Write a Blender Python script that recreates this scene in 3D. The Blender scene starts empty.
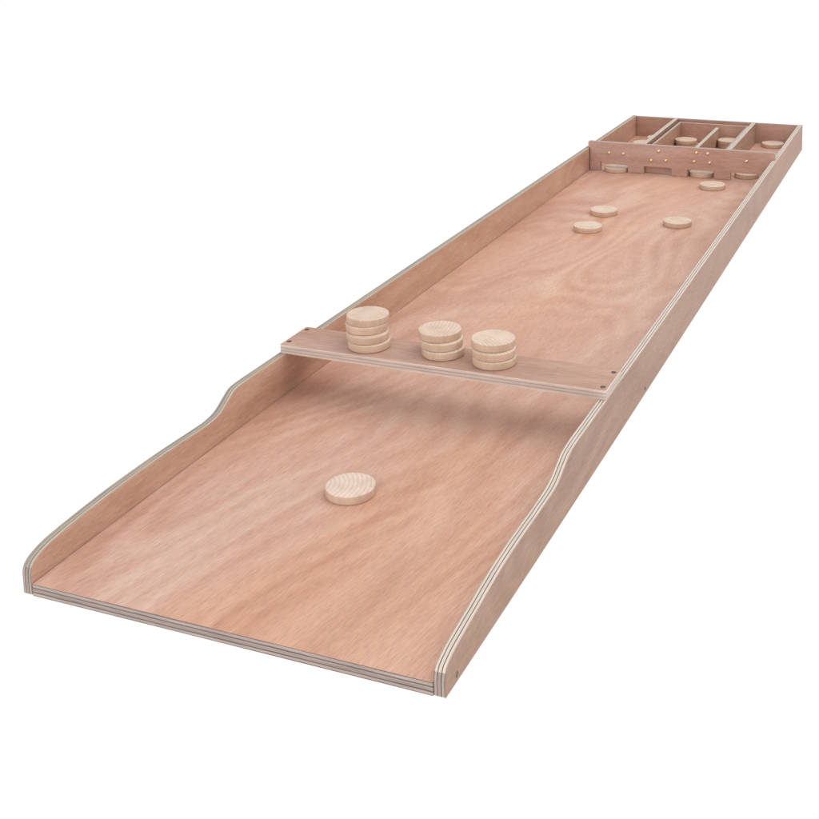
import bpy, bmesh, math, random
from mathutils import Vector, Euler
random.seed(4)
PI = math.pi
scene = bpy.context.scene
COL = scene.collection

# ------------------------------------------------------------------ dimensions (metres)
W = 0.376          # inner width of the playing field
T = 0.0095         # plywood thickness
B = 0.0112         # bed thickness
H = 0.0473         # height of the side panels above the bed
L = 1.980          # total length
Y0, Y1 = 0.4135, 0.4742   # cross bar
TB = 0.0107
P = 1.5987         # front face of the scoring arch
RD, TH = 0.0248, 0.0088   # puck radius and thickness
ZB = H + TB


def bow(x, y):
    """the long plywood sides bulge outward by a few millimetres"""
    s = max(y, 0) / .5
    e = s * math.exp(1 - s)
    u = x / W
    return x - .0029 * e * (1 - u) + .0016 * e * u


# ------------------------------------------------------------------ node helpers
class NT:
    def __init__(self, name):
        self.m = bpy.data.materials.new(name)
        self.m.use_nodes = True
        self.t = self.m.node_tree
        self.t.nodes.clear()
        self.out = self.t.nodes.new('ShaderNodeOutputMaterial')
        self.b = self.t.nodes.new('ShaderNodeBsdfPrincipled')
        self.t.links.new(self.b.outputs[0], self.out.inputs[0])

    def n(self, kind, **kw):
        o = self.t.nodes.new(kind)
        for k, v in kw.items():
            if k.startswith('_'):
                setattr(o, k[1:], v)
            else:
                self.put(o.inputs[k.replace('__', ' ')], v)
        return o

    def put(self, sock, v):
        if isinstance(v, bpy.types.NodeSocket):
            self.t.links.new(v, sock)
        else:
            sock.default_value = v

    def math(self, op, a, b=None, clamp=False):
        o = self.t.nodes.new('ShaderNodeMath'); o.operation = op; o.use_clamp = clamp
        self.put(o.inputs[0], a)
        if b is not None:
            self.put(o.inputs[1], b)
        return o.outputs[0]

    def vmul(self, v, s, off=(0, 0, 0)):
        o = self.t.nodes.new('ShaderNodeVectorMath'); o.operation = 'MULTIPLY_ADD'
        self.put(o.inputs[0], v); o.inputs[1].default_value = s; self.put(o.inputs[2], off)
        return o.outputs[0]

    def noise(self, v, scale, detail=2, rough=.5, dist=0):
        o = self.n('ShaderNodeTexNoise', Vector=v, Scale=scale, Detail=detail, Roughness=rough, Distortion=dist)
        return o.outputs['Fac']

    def ramp(self, f, stops, interp='LINEAR'):
        o = self.t.nodes.new('ShaderNodeValToRGB'); o.color_ramp.interpolation = interp
        e = o.color_ramp.elements
        while len(e) < len(stops):
            e.new(.5)
        for el, (p, c) in zip(e, stops):
            el.position = p
            el.color = (*c, 1) if len(c) == 3 else c
        self.put(o.inputs[0], f)
        return o.outputs[0]

    def mix(self, f, a, b, mode='MIX'):
        o = self.t.nodes.new('ShaderNodeMix'); o.data_type = 'RGBA'; o.blend_type = mode
        self.put(o.inputs[0], f)
        self.put(o.inputs[6], a if isinstance(a, bpy.types.NodeSocket) else (*a, 1))
        self.put(o.inputs[7], b if isinstance(b, bpy.types.NodeSocket) else (*b, 1))
        return o.outputs[2]

    def bump(self, h, strength, dist):
        o = self.n('ShaderNodeBump', Strength=strength, Distance=dist, Height=h)
        self.t.links.new(o.outputs[0], self.b.inputs['Normal'])


def g(v):
    return (v, v, v)


def veneer(name, axis, seed, dark, mid, pale, figure=1.0, rings=.3, rough=.42, spec=.5, skew=0.0, fine=1.0):
    """rotary cut okoume veneer; the grain runs along `axis`"""
    m = NT(name)
    tc = m.n('ShaderNodeTexCoord').outputs['Object']
    if axis == 'X':   # turn so that the grain runs along local Y
        mp = m.n('ShaderNodeMapping', Vector=tc, Rotation=(0, 0, PI / 2)).outputs[0]
    else:
        mp = m.n('ShaderNodeMapping', Vector=tc, Rotation=(0, 0, math.radians(skew))).outputs[0] if skew else tc
    p = m.vmul(mp, (1, 1, 1), (seed * 1.37, seed * 2.11, seed * .73))
    # wandering of the grain
    w1 = m.noise(m.vmul(p, (2.2, .9, 2.2)), 1, 1, .5)
    wv = m.n('ShaderNodeCombineXYZ', X=m.math('MULTIPLY', m.math('SUBTRACT', w1, .5), .16), Y=0.0, Z=0.0).outputs[0]
    add = m.t.nodes.new('ShaderNodeVectorMath'); add.operation = 'ADD'
    m.put(add.inputs[0], p); m.put(add.inputs[1], wv)
    q = add.outputs[0]
    broad = m.noise(m.vmul(q, (15, 3.4, 15)), 1, 5, .58, .5)
    streak = m.noise(m.vmul(q, (120, 15.0, 120)), 1, 5, .68, .3)
    blot = m.noise(m.vmul(p, (5, 3.2, 5)), 1, 2, .5)
    # rotary-cut contour rings
    h = m.noise(m.vmul(p, (4.2, 1.5, 4.2)), 1, 1.6, .5)
    hr = m.math('ADD', m.math('MULTIPLY', h, 120.0), m.math('MULTIPLY', streak, 3.0))
    ring = m.math('MULTIPLY', m.math('ADD', m.math('SINE', hr), 1.0), .5)
    rmask = m.ramp(m.noise(m.vmul(p, (3, 1.5, 3), (7, 3, 1)), 1, 2), [(.42, g(0)), (.62, g(1))])
    f = m.math('ADD', m.math('MULTIPLY', broad, .60), m.math('MULTIPLY', streak, .25))
    f = m.math('ADD', f, m.math('MULTIPLY', blot, .12))
    f = m.math('ADD', m.math('MULTIPLY', m.math('SUBTRACT', f, .5), figure), .5)
    rr = m.math('MULTIPLY', m.math('MULTIPLY', m.math('SUBTRACT', ring, .5), rings * .22), rmask)
    f = m.math('ADD', f, rr)
    col = m.ramp(f, [(.34, dark), (.5, mid), (.66, pale)])
    # hue drift: pinker and more orange areas
    drift = m.ramp(m.noise(m.vmul(q, (6, 1.3, 6), (3, 9, 2)), 1, 2), [(.35, (1.05, .97, .88)), (.65, (1.0, 1.0, 1.02))])
    col = m.mix(1.0, col, drift, 'MULTIPLY')
    # fibres and open pores
    fib = m.noise(m.vmul(q, (1050, 70, 1050)), 1, 3, .7)
    col = m.mix(1.0, col, m.ramp(fib, [(.30, g(.82)), (.5, g(1.0)), (.72, g(1.16))]), 'MULTIPLY')
    line = m.noise(m.vmul(q, (900, 14, 900), (2, 2, 7)), 1, 2, .6)
    col = m.mix(1.0, col, m.ramp(line, [(.30, g(.93)), (.5, g(1.0)), (.70, g(1.06))]), 'MULTIPLY')
    pore = m.noise(m.vmul(q, (1300, 110, 1300), (5, 5, 5)), 1, 1, .5)
    pm = m.ramp(pore, [(.60, g(0)), (.70, g(1))])
    col = m.mix(m.math('MULTIPLY', pm, .22), col, (.20, .085, .05))
    fl = m.ramp(m.noise(m.vmul(q, (900, 46, 900), (1, 8, 3)), 1, 1), [(.66, g(0)), (.76, g(1))])
    col = m.mix(m.math('MULTIPLY', fl, .30), col, (.68, .50, .40))
    m.put(m.b.inputs['Base Color'], col)
    rg = m.math('ADD', m.math('MULTIPLY', streak, .2), rough - .1)
    m.put(m.b.inputs['Roughness'], rg)
    m.b.inputs['Specular IOR Level'].default_value = spec
    hgt = m.math('SUBTRACT', fib, m.math('MULTIPLY', pm, .6))
    m.bump(hgt, .22, .0003)
    return m.m


def ply_edge(name, light, glue, core, veneer_c, wear=.3, seed=0.0, contrast=1.0, first=None):
    """sawn plywood edge: layers across UV.x, running along UV.y (metres)"""
    m = NT(name)
    uv = m.n('ShaderNodeTexCoord').outputs['UV']
    s = m.t.nodes.new('ShaderNodeSeparateXYZ'); m.put(s.inputs[0], uv)
    u, v = s.outputs[0], s.outputs[1]
    vv = m.n('ShaderNodeCombineXYZ', X=m.math('MULTIPLY', v, 1.0), Y=m.math('MULTIPLY', u, .01), Z=seed).outputs[0]
    wob = m.math('ADD', m.math('MULTIPLY', m.math('SUBTRACT', m.noise(vv, 55, 3, .6), .5), .07), m.math('MULTIPLY', m.math('SUBTRACT', m.noise(vv, 6, 2, .5), .5), .10))
    uu = m.math('ADD', u, wob)
    c = m.ramp(uu, [(0, veneer_c), (.075, veneer_c), (.10, first or light), (.25, first or light), (.275, glue), (.345, glue),
                    (.375, core), (.60, core), (.625, glue), (.695, glue), (.725, light), (.90, light), (.925, veneer_c)])
    tone = m.noise(m.n('ShaderNodeCombineXYZ', X=m.math('MULTIPLY', v, 26), Y=m.math('MULTIPLY', u, 4.0), Z=seed + 3).outputs[0], 1, 3, .6)
    c = m.mix(1.0, c, m.ramp(tone, [(.25, g(1 - .25 * contrast)), (.7, g(1.04))]), 'MULTIPLY')
    fine = m.noise(m.n('ShaderNodeCombineXYZ', X=m.math('MULTIPLY', v, 900), Y=m.math('MULTIPLY', u, 14.0), Z=seed + 5).outputs[0], 1, 2, .6)
    c = m.mix(1.0, c, m.ramp(fine, [(.25, g(1 - .2 * contrast)), (.7, g(1.05))]), 'MULTIPLY')
    # worn, greyed and yellowed stretches with splinter voids
    wr = m.ramp(m.noise(m.n('ShaderNodeCombineXYZ', X=m.math('MULTIPLY', v, 14), Y=m.math('MULTIPLY', u, 1.4), Z=seed + 9).outputs[0], 1, 4, .6),
                [(.5, g(0)), (.62, g(1))])
    c = m.mix(m.math('MULTIPLY', wr, wear), c, (.44, .35, .24))
    vd = m.ramp(m.noise(m.n('ShaderNodeCombineXYZ', X=m.math('MULTIPLY', v, 60), Y=m.math('MULTIPLY', u, 7.0), Z=seed + 13).outputs[0], 1, 2, .5),
                [(.74, g(0)), (.77, g(1))])
    c = m.mix(m.math('MULTIPLY', vd, .75), c, (.07, .05, .04))
    m.put(m.b.inputs['Base Color'], c)
    m.b.inputs['Roughness'].default_value = .62
    m.b.inputs['Specular IOR Level'].default_value = .35
    m.bump(fine, .3, .0003)
    return m.m


def puck_mat():
    m = NT('puck_beech')
    tc = m.n('ShaderNodeTexCoord').outputs['Object']
    rnd = m.n('ShaderNodeObjectInfo').outputs['Random']
    s = m.t.nodes.new('ShaderNodeSeparateXYZ'); m.put(s.inputs[0], tc)
    x, y, z = s.outputs
    ph = m.math('MULTIPLY', rnd, 37.0)
    nv = m.vmul(tc, (1, 1, .35), m.n('ShaderNodeCombineXYZ', X=ph, Y=ph, Z=ph).outputs[0])
    wv = m.noise(nv, 38, 2, .5)
    off = m.math('ADD', m.math('MULTIPLY', rnd, .06), .026)
    dx = m.math('ADD', m.math('ADD', x, off), m.math('MULTIPLY', z, .35))
    r = m.math('POWER', m.math('ADD', m.math('POWER', dx, 2.0), m.math('MULTIPLY', m.math('POWER', y, 2.0), .8)), .5)
    r = m.math('ADD', r, m.math('MULTIPLY', m.math('SUBTRACT', wv, .5), .003))
    ring = m.math('MODULO', m.math('MULTIPLY', r, 230.0), 1.0)
    rc = m.ramp(ring, [(0, (.77, .645, .555)), (.45, (.745, .615, .52)), (.82, (.66, .525, .43)), (.93, (.71, .58, .49)), (1, (.77, .645, .555))])
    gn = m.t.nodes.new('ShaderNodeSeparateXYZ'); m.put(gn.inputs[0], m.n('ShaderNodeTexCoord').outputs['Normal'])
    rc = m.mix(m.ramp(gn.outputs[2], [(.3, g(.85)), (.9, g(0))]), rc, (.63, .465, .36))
    tone = m.noise(nv, 70, 3, .6)
    c = m.mix(1.0, rc, m.ramp(tone, [(.3, (.87, .85, .82)), (.7, (1.05, 1.05, 1.06))]), 'MULTIPLY')
    warm = m.ramp(m.math('MODULO', ph, 1.0), [(0, (1.05, 1.03, 1.02)), (.3, (.95, .89, .83)), (.6, (1.01, .95, .90)), (1, (.98, .96, .88))])
    c = m.mix(1.0, c, warm, 'MULTIPLY')
    fib = m.noise(m.vmul(tc, (900, 900, 200)), 1, 2, .6)
    c = m.mix(1.0, c, m.ramp(fib, [(.3, g(.95)), (.7, g(1.03))]), 'MULTIPLY')
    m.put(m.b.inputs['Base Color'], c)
    m.b.inputs['Roughness'].default_value = .5
    m.b.inputs['Specular IOR Level'].default_value = .4
    m.bump(fib, .15, .0003)
    return m.m


def metal(name, col, rough):
    m = NT(name)
    tc = m.n('ShaderNodeTexCoord').outputs['Object']
    c = m.mix(m.noise(tc, 700, 2), [k * .8 for k in col], col)
    m.put(m.b.inputs['Base Color'], c)
    m.b.inputs['Metallic'].default_value = 1
    m.b.inputs['Roughness'].default_value = rough
    return m.m


FLOOR = veneer('bed_veneer', 'Y', 2.3, (.510, .276, .194), (.606, .370, .275), (.685, .475, .376), .82, .80, .40, .32, 11)
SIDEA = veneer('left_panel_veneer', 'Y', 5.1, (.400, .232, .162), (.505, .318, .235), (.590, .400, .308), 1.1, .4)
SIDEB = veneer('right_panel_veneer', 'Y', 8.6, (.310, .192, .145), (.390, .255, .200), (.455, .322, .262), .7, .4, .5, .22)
ACROSS = veneer('arch_veneer', 'X', 3.7, (.410, .232, .180), (.515, .322, .260), (.600, .410, .340), 1.0, .3, .5, .35)
BARV = veneer('bar_veneer', 'X', 6.4, (.385, .218, .158), (.485, .300, .228), (.565, .385, .305), .9, .3, .45, .25)
INNER = veneer('divider_veneer', 'Y', 9.2, (.330, .195, .140), (.420, .270, .200), (.500, .345, .265), .9, .3, .5, .35)
LIGHTE = ply_edge('plywood_edge_top', (.77, .68, .60), (.24, .165, .125), (.72, .64, .56), (.55, .40, .31), .10, 1.0, .8)
LEFTE = ply_edge('plywood_edge_worn', (.66, .56, .44), (.26, .22, .19), (.50, .45, .40), (.46, .35, .27), .6, 2.0, 1.2, (.40, .36, .33))
FRONTE = ply_edge('plywood_edge_front', (.52, .43, .39), (.20, .13, .11), (.43, .35, .315), (.30, .19, .155), .12, 5.0, 1.4)
BARE = ply_edge('plywood_edge_bar', (.74, .62, .55), (.50, .37, .31), (.69, .58, .52), (.86, .72, .62), .10, 7.0, .9)
DARKE = ply_edge('plywood_edge_dark', (.42, .37, .35), (.22, .18, .17), (.34, .30, .29), (.30, .23, .20), .15, 8.0, 1.2)
PINKE = ply_edge('plywood_edge_pink', (.60, .50, .45), (.30, .22, .19), (.56, .47, .42), (.50, .36, .30), .1, 9.0, 1.0)
PUCK = puck_mat()
BRASS = metal('brass', (.95, .74, .45), .25)
STEEL = metal('screw_steel', (.22, .18, .15), .42)
HOLE = metal('dark_recess', (.02, .015, .012), .7)


# ------------------------------------------------------------------ object helpers
def link(name, me, parent=None, mats=()):
    o = bpy.data.objects.new(name, me)
    COL.objects.link(o)
    o.parent = parent
    for m in mats:
        me.materials.append(m)
    return o


def empty(name, loc=(0, 0, 0)):
    o = bpy.data.objects.new(name, None)
    COL.objects.link(o)
    o.location = loc
    o.empty_display_size = .02
    return o


def bevel(o, w=.0006, seg=2):
    b = o.modifiers.new('bevel', 'BEVEL')
    b.width = w; b.segments = seg; b.limit_method = 'ANGLE'; b.angle_limit = math.radians(38)
    b.harden_normals = False


def slab(name, outline, plane, a0, a1, mats, parent, bowed=False, edge_mat=None, bev=.0006):
    """Extrude a closed 2D outline. plane 'YZ' extrudes along x, 'XZ' along y, 'XY' along z.
    mats[0] is the veneer, mats[1:] edge materials; edge_mat(p, q) picks the index for an outline edge."""
    def P3(p, a):
        if plane == 'YZ': v = [a, p[0], p[1]]
        elif plane == 'XZ': v = [p[0], a, p[1]]
        else: v = [p[0], p[1], a]
        if bowed: v[0] = bow(v[0], v[1])
        return v
    bm = bmesh.new()
    uvl = bm.loops.layers.uv.new('UVMap')
    A = [bm.verts.new(P3(p, a0)) for p in outline]
    C = [bm.verts.new(P3(p, a1)) for p in outline]
    bm.faces.new(A); bm.faces.new(list(reversed(C)))
    run = 0
    n = len(outline)
    for i in range(n):
        j = (i + 1) % n
        l = math.dist(outline[i], outline[j])
        f = bm.faces.new((A[i], C[i], C[j], A[j]))
        for lp, uv in zip(f.loops, ((0, run), (1, run), (1, run + l), (0, run + l))):
            lp[uvl].uv = uv
        f.material_index = edge_mat(outline[i], outline[j]) if edge_mat else 1
        run += l
    bmesh.ops.recalc_face_normals(bm, faces=bm.faces)
    me = bpy.data.meshes.new(name)
    bm.to_mesh(me); bm.free()
    o = link(name, me, parent, mats)
    if bev: bevel(o, bev)
    return o


def lathe(name, prof, seg, mats, parent=None, loc=(0, 0, 0), rot=(0, 0, 0), smooth=True, mat_of=None):
    bm = bmesh.new()
    rings = []
    for r, z in prof:
        if r < 1e-7: rings.append([bm.verts.new((0, 0, z))])
        else: rings.append([bm.verts.new((r * math.cos(2 * PI * k / seg), r * math.sin(2 * PI * k / seg), z)) for k in range(seg)])
    for i in range(len(rings) - 1):
        a, b = rings[i], rings[i + 1]
        for k in range(seg):
            k2 = (k + 1) % seg
            if len(a) == 1: f = bm.faces.new((a[0], b[k], b[k2]))
            elif len(b) == 1: f = bm.faces.new((a[k], b[0], a[k2]))
            else: f = bm.faces.new((a[k], b[k], b[k2], a[k2]))
            f.smooth = smooth
            if mat_of: f.material_index = mat_of(i)
    bmesh.ops.recalc_face_normals(bm, faces=bm.faces)
    me = bpy.data.meshes.new(name)
    bm.to_mesh(me); bm.free()
    o = link(name, me, parent, mats)
    o.location = loc; o.rotation_euler = rot
    return o


def smoothline(pts, sub=4):
    """Catmull-Rom through the points"""
    out = []
    for i in range(len(pts) - 1):
        p0 = pts[max(i - 1, 0)]; p1 = pts[i]; p2 = pts[i + 1]; p3 = pts[min(i + 2, len(pts) - 1)]
        for k in range(sub):
            t = k / sub
            out.append(tuple(.5 * ((2 * p1[c]) + (-p0[c] + p2[c]) * t + (2 * p0[c] - 5 * p1[c] + 4 * p2[c] - p3[c]) * t * t
                                   + (-p0[c] + 3 * p1[c] - 3 * p2[c] + p3[c]) * t ** 3) for c in (0, 1)))
    out.append(pts[-1])
    return out


def round_rect(x0, y0, x1, y1, r, seg=4):
    o = []
    for cx, cy, a in ((x1 - r, y1 - r, 0), (x0 + r, y1 - r, 90), (x0 + r, y0 + r, 180), (x1 - r, y0 + r, 270)):
        for k in range(seg + 1):
            t = math.radians(a + 90 * k / seg)
            o.append((cx + r * math.cos(t), cy + r * math.sin(t)))
    return o


# ------------------------------------------------------------------ the board
board = empty('shuffleboard_table')
board['label'] = 'long reddish plywood shuffleboard with raised sides, cross bar and slotted scoring end'
board['category'] = 'shuffleboard'

stations = [L * (k / 60) for k in range(61)]

# bed
out = [(.0005, y) for y in stations] + [(W - .0005, y) for y in reversed(stations)]
def bed_edge(a, b):
    return 1
slab('bed', out, 'XY', -B, 0, [FLOOR, FRONTE], board, bowed=True, edge_mat=bed_edge, bev=.0005)

# side panels
def panel(xa, xb, prof, mats):
    top = smoothline(prof, 5)
    ys = [y for y in stations if y > prof[-1][0] + .02 and y < L - .02]
    top += [(y, H) for y in ys]
    top += [(L - .003, H), (L - .0009, H - .0009), (L, H - .003)]
    bot = [(L, -B)] + [(y, -B) for y in reversed(stations[:-1]) if y > .001] + [(.0012, -B), (0, -B + .0012)]
    def em(a, b):
        y = (a[0] + b[0]) / 2; z = (a[1] + b[1]) / 2
        if y < .010 and z < .0145 and abs(a[0] - b[0]) < .5 * abs(a[1] - b[1]): return 2
        return 1
    return slab('side_panel', top + bot, 'YZ', xa, xb, mats, board, bowed=True, edge_mat=em, bev=.0005)

profL = [(0, .0085), (.0010, .0120), (.0035, .0158), (.0106, .0200), (.0282, .0243), (.0628, .0271), (.1123, .0294), (.1735, .0299),
         (.2105, .0292), (.2443, .0281), (.2620, .0279), (.2760, .0293), (.2870, .0328), (.2997, .0402), (.3090, .0450), (.3190, .0469), (.335, H)]
profR = [(0, .0030), (.0012, .0075), (.0045, .0118), (.013, .0150), (.0259, .0180), (.0668, .0232), (.1091, .0280), (.1551, .0302),
         (.2052, .0303), (.235, .0308), (.2520, .0322), (.2640, .0352), (.2770, .0406), (.2880, .0444), (.3000, .0464), (.312, .0471), (.330, H)]
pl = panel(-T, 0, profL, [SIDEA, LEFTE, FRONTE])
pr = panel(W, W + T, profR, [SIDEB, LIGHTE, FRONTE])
pr['label'] = 'right side panel with clean pale striped plywood top edge'
pl['label'] = 'left side panel with worn yellowed plywood top edge'

def screw(parent, loc, rot=(0, 0, 0), r=.0023):
    """countersunk cross-head screw sitting in a dark rim"""
    s = lathe('screw', [(r * 1.25, -.0006), (r * 1.25, .00012), (r * 1.0, .00016), (r * .95, -.0001), (r * .8, .00028), (r * .45, .00042), (r * .32, -.0002), (0, -.0003)],
              20, [STEEL, HOLE], parent, loc, rot, mat_of=lambda i: 1 if i in (0, 1, 2, 5, 6) else 0)
    return s

def side_hole(y, z, r=.0021):
    lathe('screw_hole', [(r * 1.1, -.0010), (r * 1.1, .00015), (r * .75, .0002), (r * .5, -.0006), (0, -.0008)], 18, [HOLE, STEEL], pr,
          (bow(W + T, y), y, z), (0, PI / 2, 0), mat_of=lambda i: 1 if i == 1 else 0)
side_hole(.0212, -.0052)
side_hole(.5721, -.0042)

# end wall between the sides
slab('end_panel', [(.0002, 0.0002), (W - .0002, 0.0002), (W - .0002, H - .0012), (.0002, H - .0012)], 'XZ', L - T, L - .0006, [ACROSS, DARKE], board)

# scoring arch with four gates
AT = .0615
gates = [(.0226, .0815), (.1155, .1735), (.2062, .2610), (.2945, .3525)]
GZ = .0158
ao = [(.0004, .0003)]
for a, b in gates:
    ao += [(a, .0003), (a, GZ), (b, GZ), (b, .0003)]
ao += [(W - .0004, .0003), (W - .0004, H + .0004), (W + .0062, H + .0004), (W + .0062, AT - .003), (W + .0056, AT - .0008), (W + .004, AT),
       (-.0015, AT), (-.0034, AT - .0008), (-.0040, AT - .003), (-.0040, H + .0004), (.0004, H + .0004)]
arch = slab('scoring_arch', ao, 'XZ', P, P + T, [ACROSS, PINKE], board)
pins = [(.0409, .0392), (.0713, .0392), (.1463, .0498), (.1308, .0295), (.1614, .0310), (.2244, .0516), (.2473, .0515), (.2201, .0333), (.2516, .0328), (.3255, .0412)]
pin0 = None
for x, z in pins:
    if pin0 is None:
        pin0 = lathe('brass_pin', [(.0033, -.0002), (.0034, .0003), (.0030, .0012), (.0022, .0020), (.0011, .0026), (0, .0028)], 16, [BRASS], arch)
        o = pin0
    else:
        o = pin0.copy(); COL.objects.link(o); o.parent = arch
    o.scale = (1.15, 1.15, 1.15); o.location = (x, P - .0001, z); o.rotation_euler = (PI / 2, 0, 0)
# tiny nail hole left of the first gate
lathe('nail_hole', [(.0012, -.0004), (.0012, .0002), (.0007, .0001), (0, -.0003)], 12, [HOLE], arch, (.0235, P, .0185), (PI / 2, 0, 0))

# full-length dividers, low frame round the two middle boxes, short divider
DY0 = P + T + .0002
def rect_yz(y0, y1, z0, z1): return [(y0, z0), (y1, z0), (y1, z1), (y0, z1)]
slab('divider', rect_yz(DY0, L - T - .0003, .0003, H - .0004), 'YZ', .0912, .1008, [INNER, LIGHTE], board)
slab('divider', rect_yz(DY0, L - T - .0003, .0003, H - .0004), 'YZ', .2725, .2820, [INNER, LIGHTE], board)
slab('divider', rect_yz(DY0, 1.925, .0003, .0400), 'YZ', .1985, .2068, [INNER, LIGHTE], board)
FZ = .0440
slab('frame_board', rect_yz(DY0, 1.9372, .0003, FZ), 'YZ', .1095, .1150, [INNER, PINKE], board)
slab('frame_board', rect_yz(DY0, 1.9372, .0003, FZ), 'YZ', .2662, .2716, [INNER, PINKE], board)
slab('frame_board', [(.1093, .0003), (.2718, .0003), (.2718, FZ + .0003), (.1093, FZ + .0003)], 'XZ', 1.9375, 1.9435, [ACROSS, PINKE], board)

# low batten seen through the second gate
slab('batten', [(.1152, .0018), (.1983, .0018), (.1983, .0128), (.1152, .0128)], 'XZ', P + T + .004, P + T + .010, [ACROSS, PINKE], board)

# cross bar screwed on top of the sides
bar = slab('cross_bar', round_rect(-T - .0012, Y0, W + T + .0004, Y1, .0022), 'XY', H + .0001, ZB, [BARV, BARE], board, bev=.0006)
for x, y in ((-.0050, .4253), (-.0050, .4655), (W + .0042, .4225), (W + .0042, .4635)):
    screw(bar, (x, y, ZB))

# ------------------------------------------------------------------ pucks
prof = [(0, 0), (RD - .0013, 0), (RD - .0007, .0001), (RD - .0002, .0005), (RD, .0012), (RD, TH - .0012), (RD - .0002, TH - .0005), (RD - .0007, TH - .0001), (RD - .0014, TH), (0, TH)]
puck0 = lathe('wooden_puck', prof, 72, [PUCK])
for p in puck0.data.polygons:
    p.use_smooth = len(p.vertices) == 4 and abs(p.normal.z) < .999
puck0['category'] = 'puck'

specs = [
    ((.1820, .2288, 0), 20, 'lone pale puck lying on the open front of the board, before the cross bar', None),
    ((.0910, .4441, ZB), 100, 'bottom puck of the four-high stack at the left of the cross bar', None),
    ((.0884, .4455, ZB + TH), 250, 'second puck from the bottom in the four-high stack on the cross bar', None),
    ((.0845, .4515, ZB + 2 * TH), 10, 'third puck from the bottom in the four-high stack on the cross bar', None),
    ((.0846, .4545, ZB + 3 * TH), 80, 'top puck of the four-high stack at the left of the cross bar', None),
    ((.1815, .4519, ZB), 190, 'bottom puck of the middle three-high stack on the cross bar', None),
    ((.1783, .4545, ZB + TH), 300, 'middle puck of the middle three-high stack on the cross bar', None),
    ((.1749, .4583, ZB + 2 * TH), 5, 'top puck of the middle three-high stack on the cross bar', None),
    ((.2468, .4462, ZB), 140, 'bottom puck of the right-hand three-high stack on the cross bar', None),
    ((.2456, .4473, ZB + TH), 60, 'middle puck of the right-hand three-high stack on the cross bar', None),
    ((.2432, .4523, ZB + 2 * TH), 55, 'top puck with straight stripes on the right-hand stack of the cross bar', None),
    ((.1285, 1.1720, 0), 30, 'nearer puck of the close pair lying left of centre on the far bed', None),
    ((.1250, 1.2801, 0), 210, 'farther puck of the close pair lying left of centre on the far bed', None),
    ((.2675, 1.2498, 0), 130, 'single puck right of the close pair on the far bed', None),
    ((.2729, 1.5253, 0), 320, 'puck lying just in front of the third gate of the scoring arch', None),
    ((.0545, 1.6090, 0), 75, 'puck resting in the leftmost gate of the scoring arch', None),
    ((.2315, 1.6210, 0), 170, 'puck resting in the third gate of the scoring arch', None),
    ((.3200, 1.6390, 0), 200, 'puck resting in the rightmost gate of the scoring arch', None),
    ((.0450, 1.8620, 0), 45, 'nearer puck in the leftmost compartment behind the scoring arch', None),
    ((.0620, 1.9300, 0), 95, 'puck against the end wall in the leftmost compartment', None),
    ((.1400, 1.8860, 0), 260, 'lower puck of the pair stacked in the second compartment', None),
    ((.1395, 1.8830, TH), 15, 'upper puck of the pair stacked in the second compartment', None),
    ((.2320, 1.9060, 0), 115, 'lower puck stacked behind the short divider in the third compartment', None),
    ((.2325, 1.9050, TH), 25, 'upper puck stacked behind the short divider in the third compartment', None),
    ((.3250, 1.9440, 0), 285, 'puck lying alone in the rightmost compartment against the end wall', None),
]
for i, (loc, rot, lab, _) in enumerate(specs):
    o = puck0 if i == 0 else puck0.copy()
    if i: COL.objects.link(o)
    o.location = (loc[0], loc[1], loc[2] + .00008 * (1 + round(loc[2] / TH) % 5))
    o.rotation_euler = (0, 0, math.radians(rot))
    o['label'] = lab; o['category'] = 'puck'; o['group'] = 'pale wooden pucks on the shuffleboard'

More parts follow.
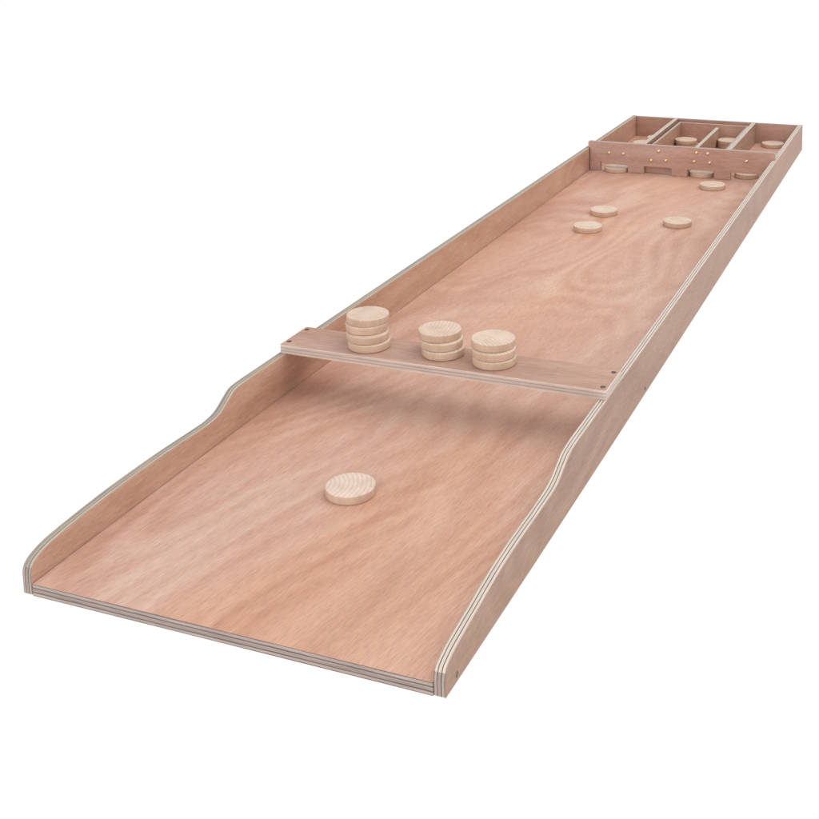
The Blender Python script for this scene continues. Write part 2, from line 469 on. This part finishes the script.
# ------------------------------------------------------------------ light
world = bpy.data.worlds.new('World'); scene.world = world
world.use_nodes = True
nt = world.node_tree; nt.nodes.clear()
wo = nt.nodes.new('ShaderNodeOutputWorld'); bg = nt.nodes.new('ShaderNodeBackground')
tc = nt.nodes.new('ShaderNodeTexCoord'); sp = nt.nodes.new('ShaderNodeSeparateXYZ')
rp = nt.nodes.new('ShaderNodeValToRGB')
mr = nt.nodes.new('ShaderNodeMapRange')
mr.inputs['From Min'].default_value = -1; mr.inputs['From Max'].default_value = 1
nt.links.new(tc.outputs['Generated'], sp.inputs[0]); nt.links.new(sp.outputs[2], mr.inputs[0]); nt.links.new(mr.outputs[0], rp.inputs[0])
e = rp.color_ramp.elements            # white studio sweep below the horizon, dimmer room above it
e[0].position = .50; e[0].color = (1.0, 1.0, 1.0, 1)
e[1].position = .62; e[1].color = (.74, .74, .75, 1)
nt.links.new(rp.outputs[0], bg.inputs[0]); bg.inputs[1].default_value = 1.01
nt.links.new(bg.outputs[0], wo.inputs[0])

def area(name, loc, target, size, power, col=(1, 1, 1)):
    l = bpy.data.lights.new(name, 'AREA'); l.shape = 'RECTANGLE'
    l.size, l.size_y = size; l.energy = power; l.color = col
    o = bpy.data.objects.new(name, l); COL.objects.link(o)
    o.location = loc
    o.rotation_euler = (Vector(target) - Vector(loc)).to_track_quat('-Z', 'Y').to_euler()
    return o
area('softbox', (1.9, 2.1, 3.0), (.19, .9, 0), (4.2, 3.8), 80, (1, .985, .96))
area('fill_softbox', (.1, -3.0, 1.3), (.19, .6, 0), (3.0, 1.8), 42, (1, .99, .975))

# ------------------------------------------------------------------ camera
cam = bpy.data.cameras.new('Camera')
co = bpy.data.objects.new('Camera', cam); COL.objects.link(co)
co.location = (.72418, -.72584, .57867)
co.rotation_euler = Euler((1.42061, .01143, .36348), 'XYZ')
cam.sensor_width = 36; cam.sensor_fit = 'HORIZONTAL'
cam.lens = 1.45114 * 36
cam.shift_x = -.12945; cam.shift_y = -.41323
cam.clip_start = .01; cam.clip_end = 100
scene.camera = co
scene.view_settings.view_transform = 'Standard'
scene.view_settings.look = 'None'
scene.view_settings.exposure = 0
scene.view_settings.gamma = 1
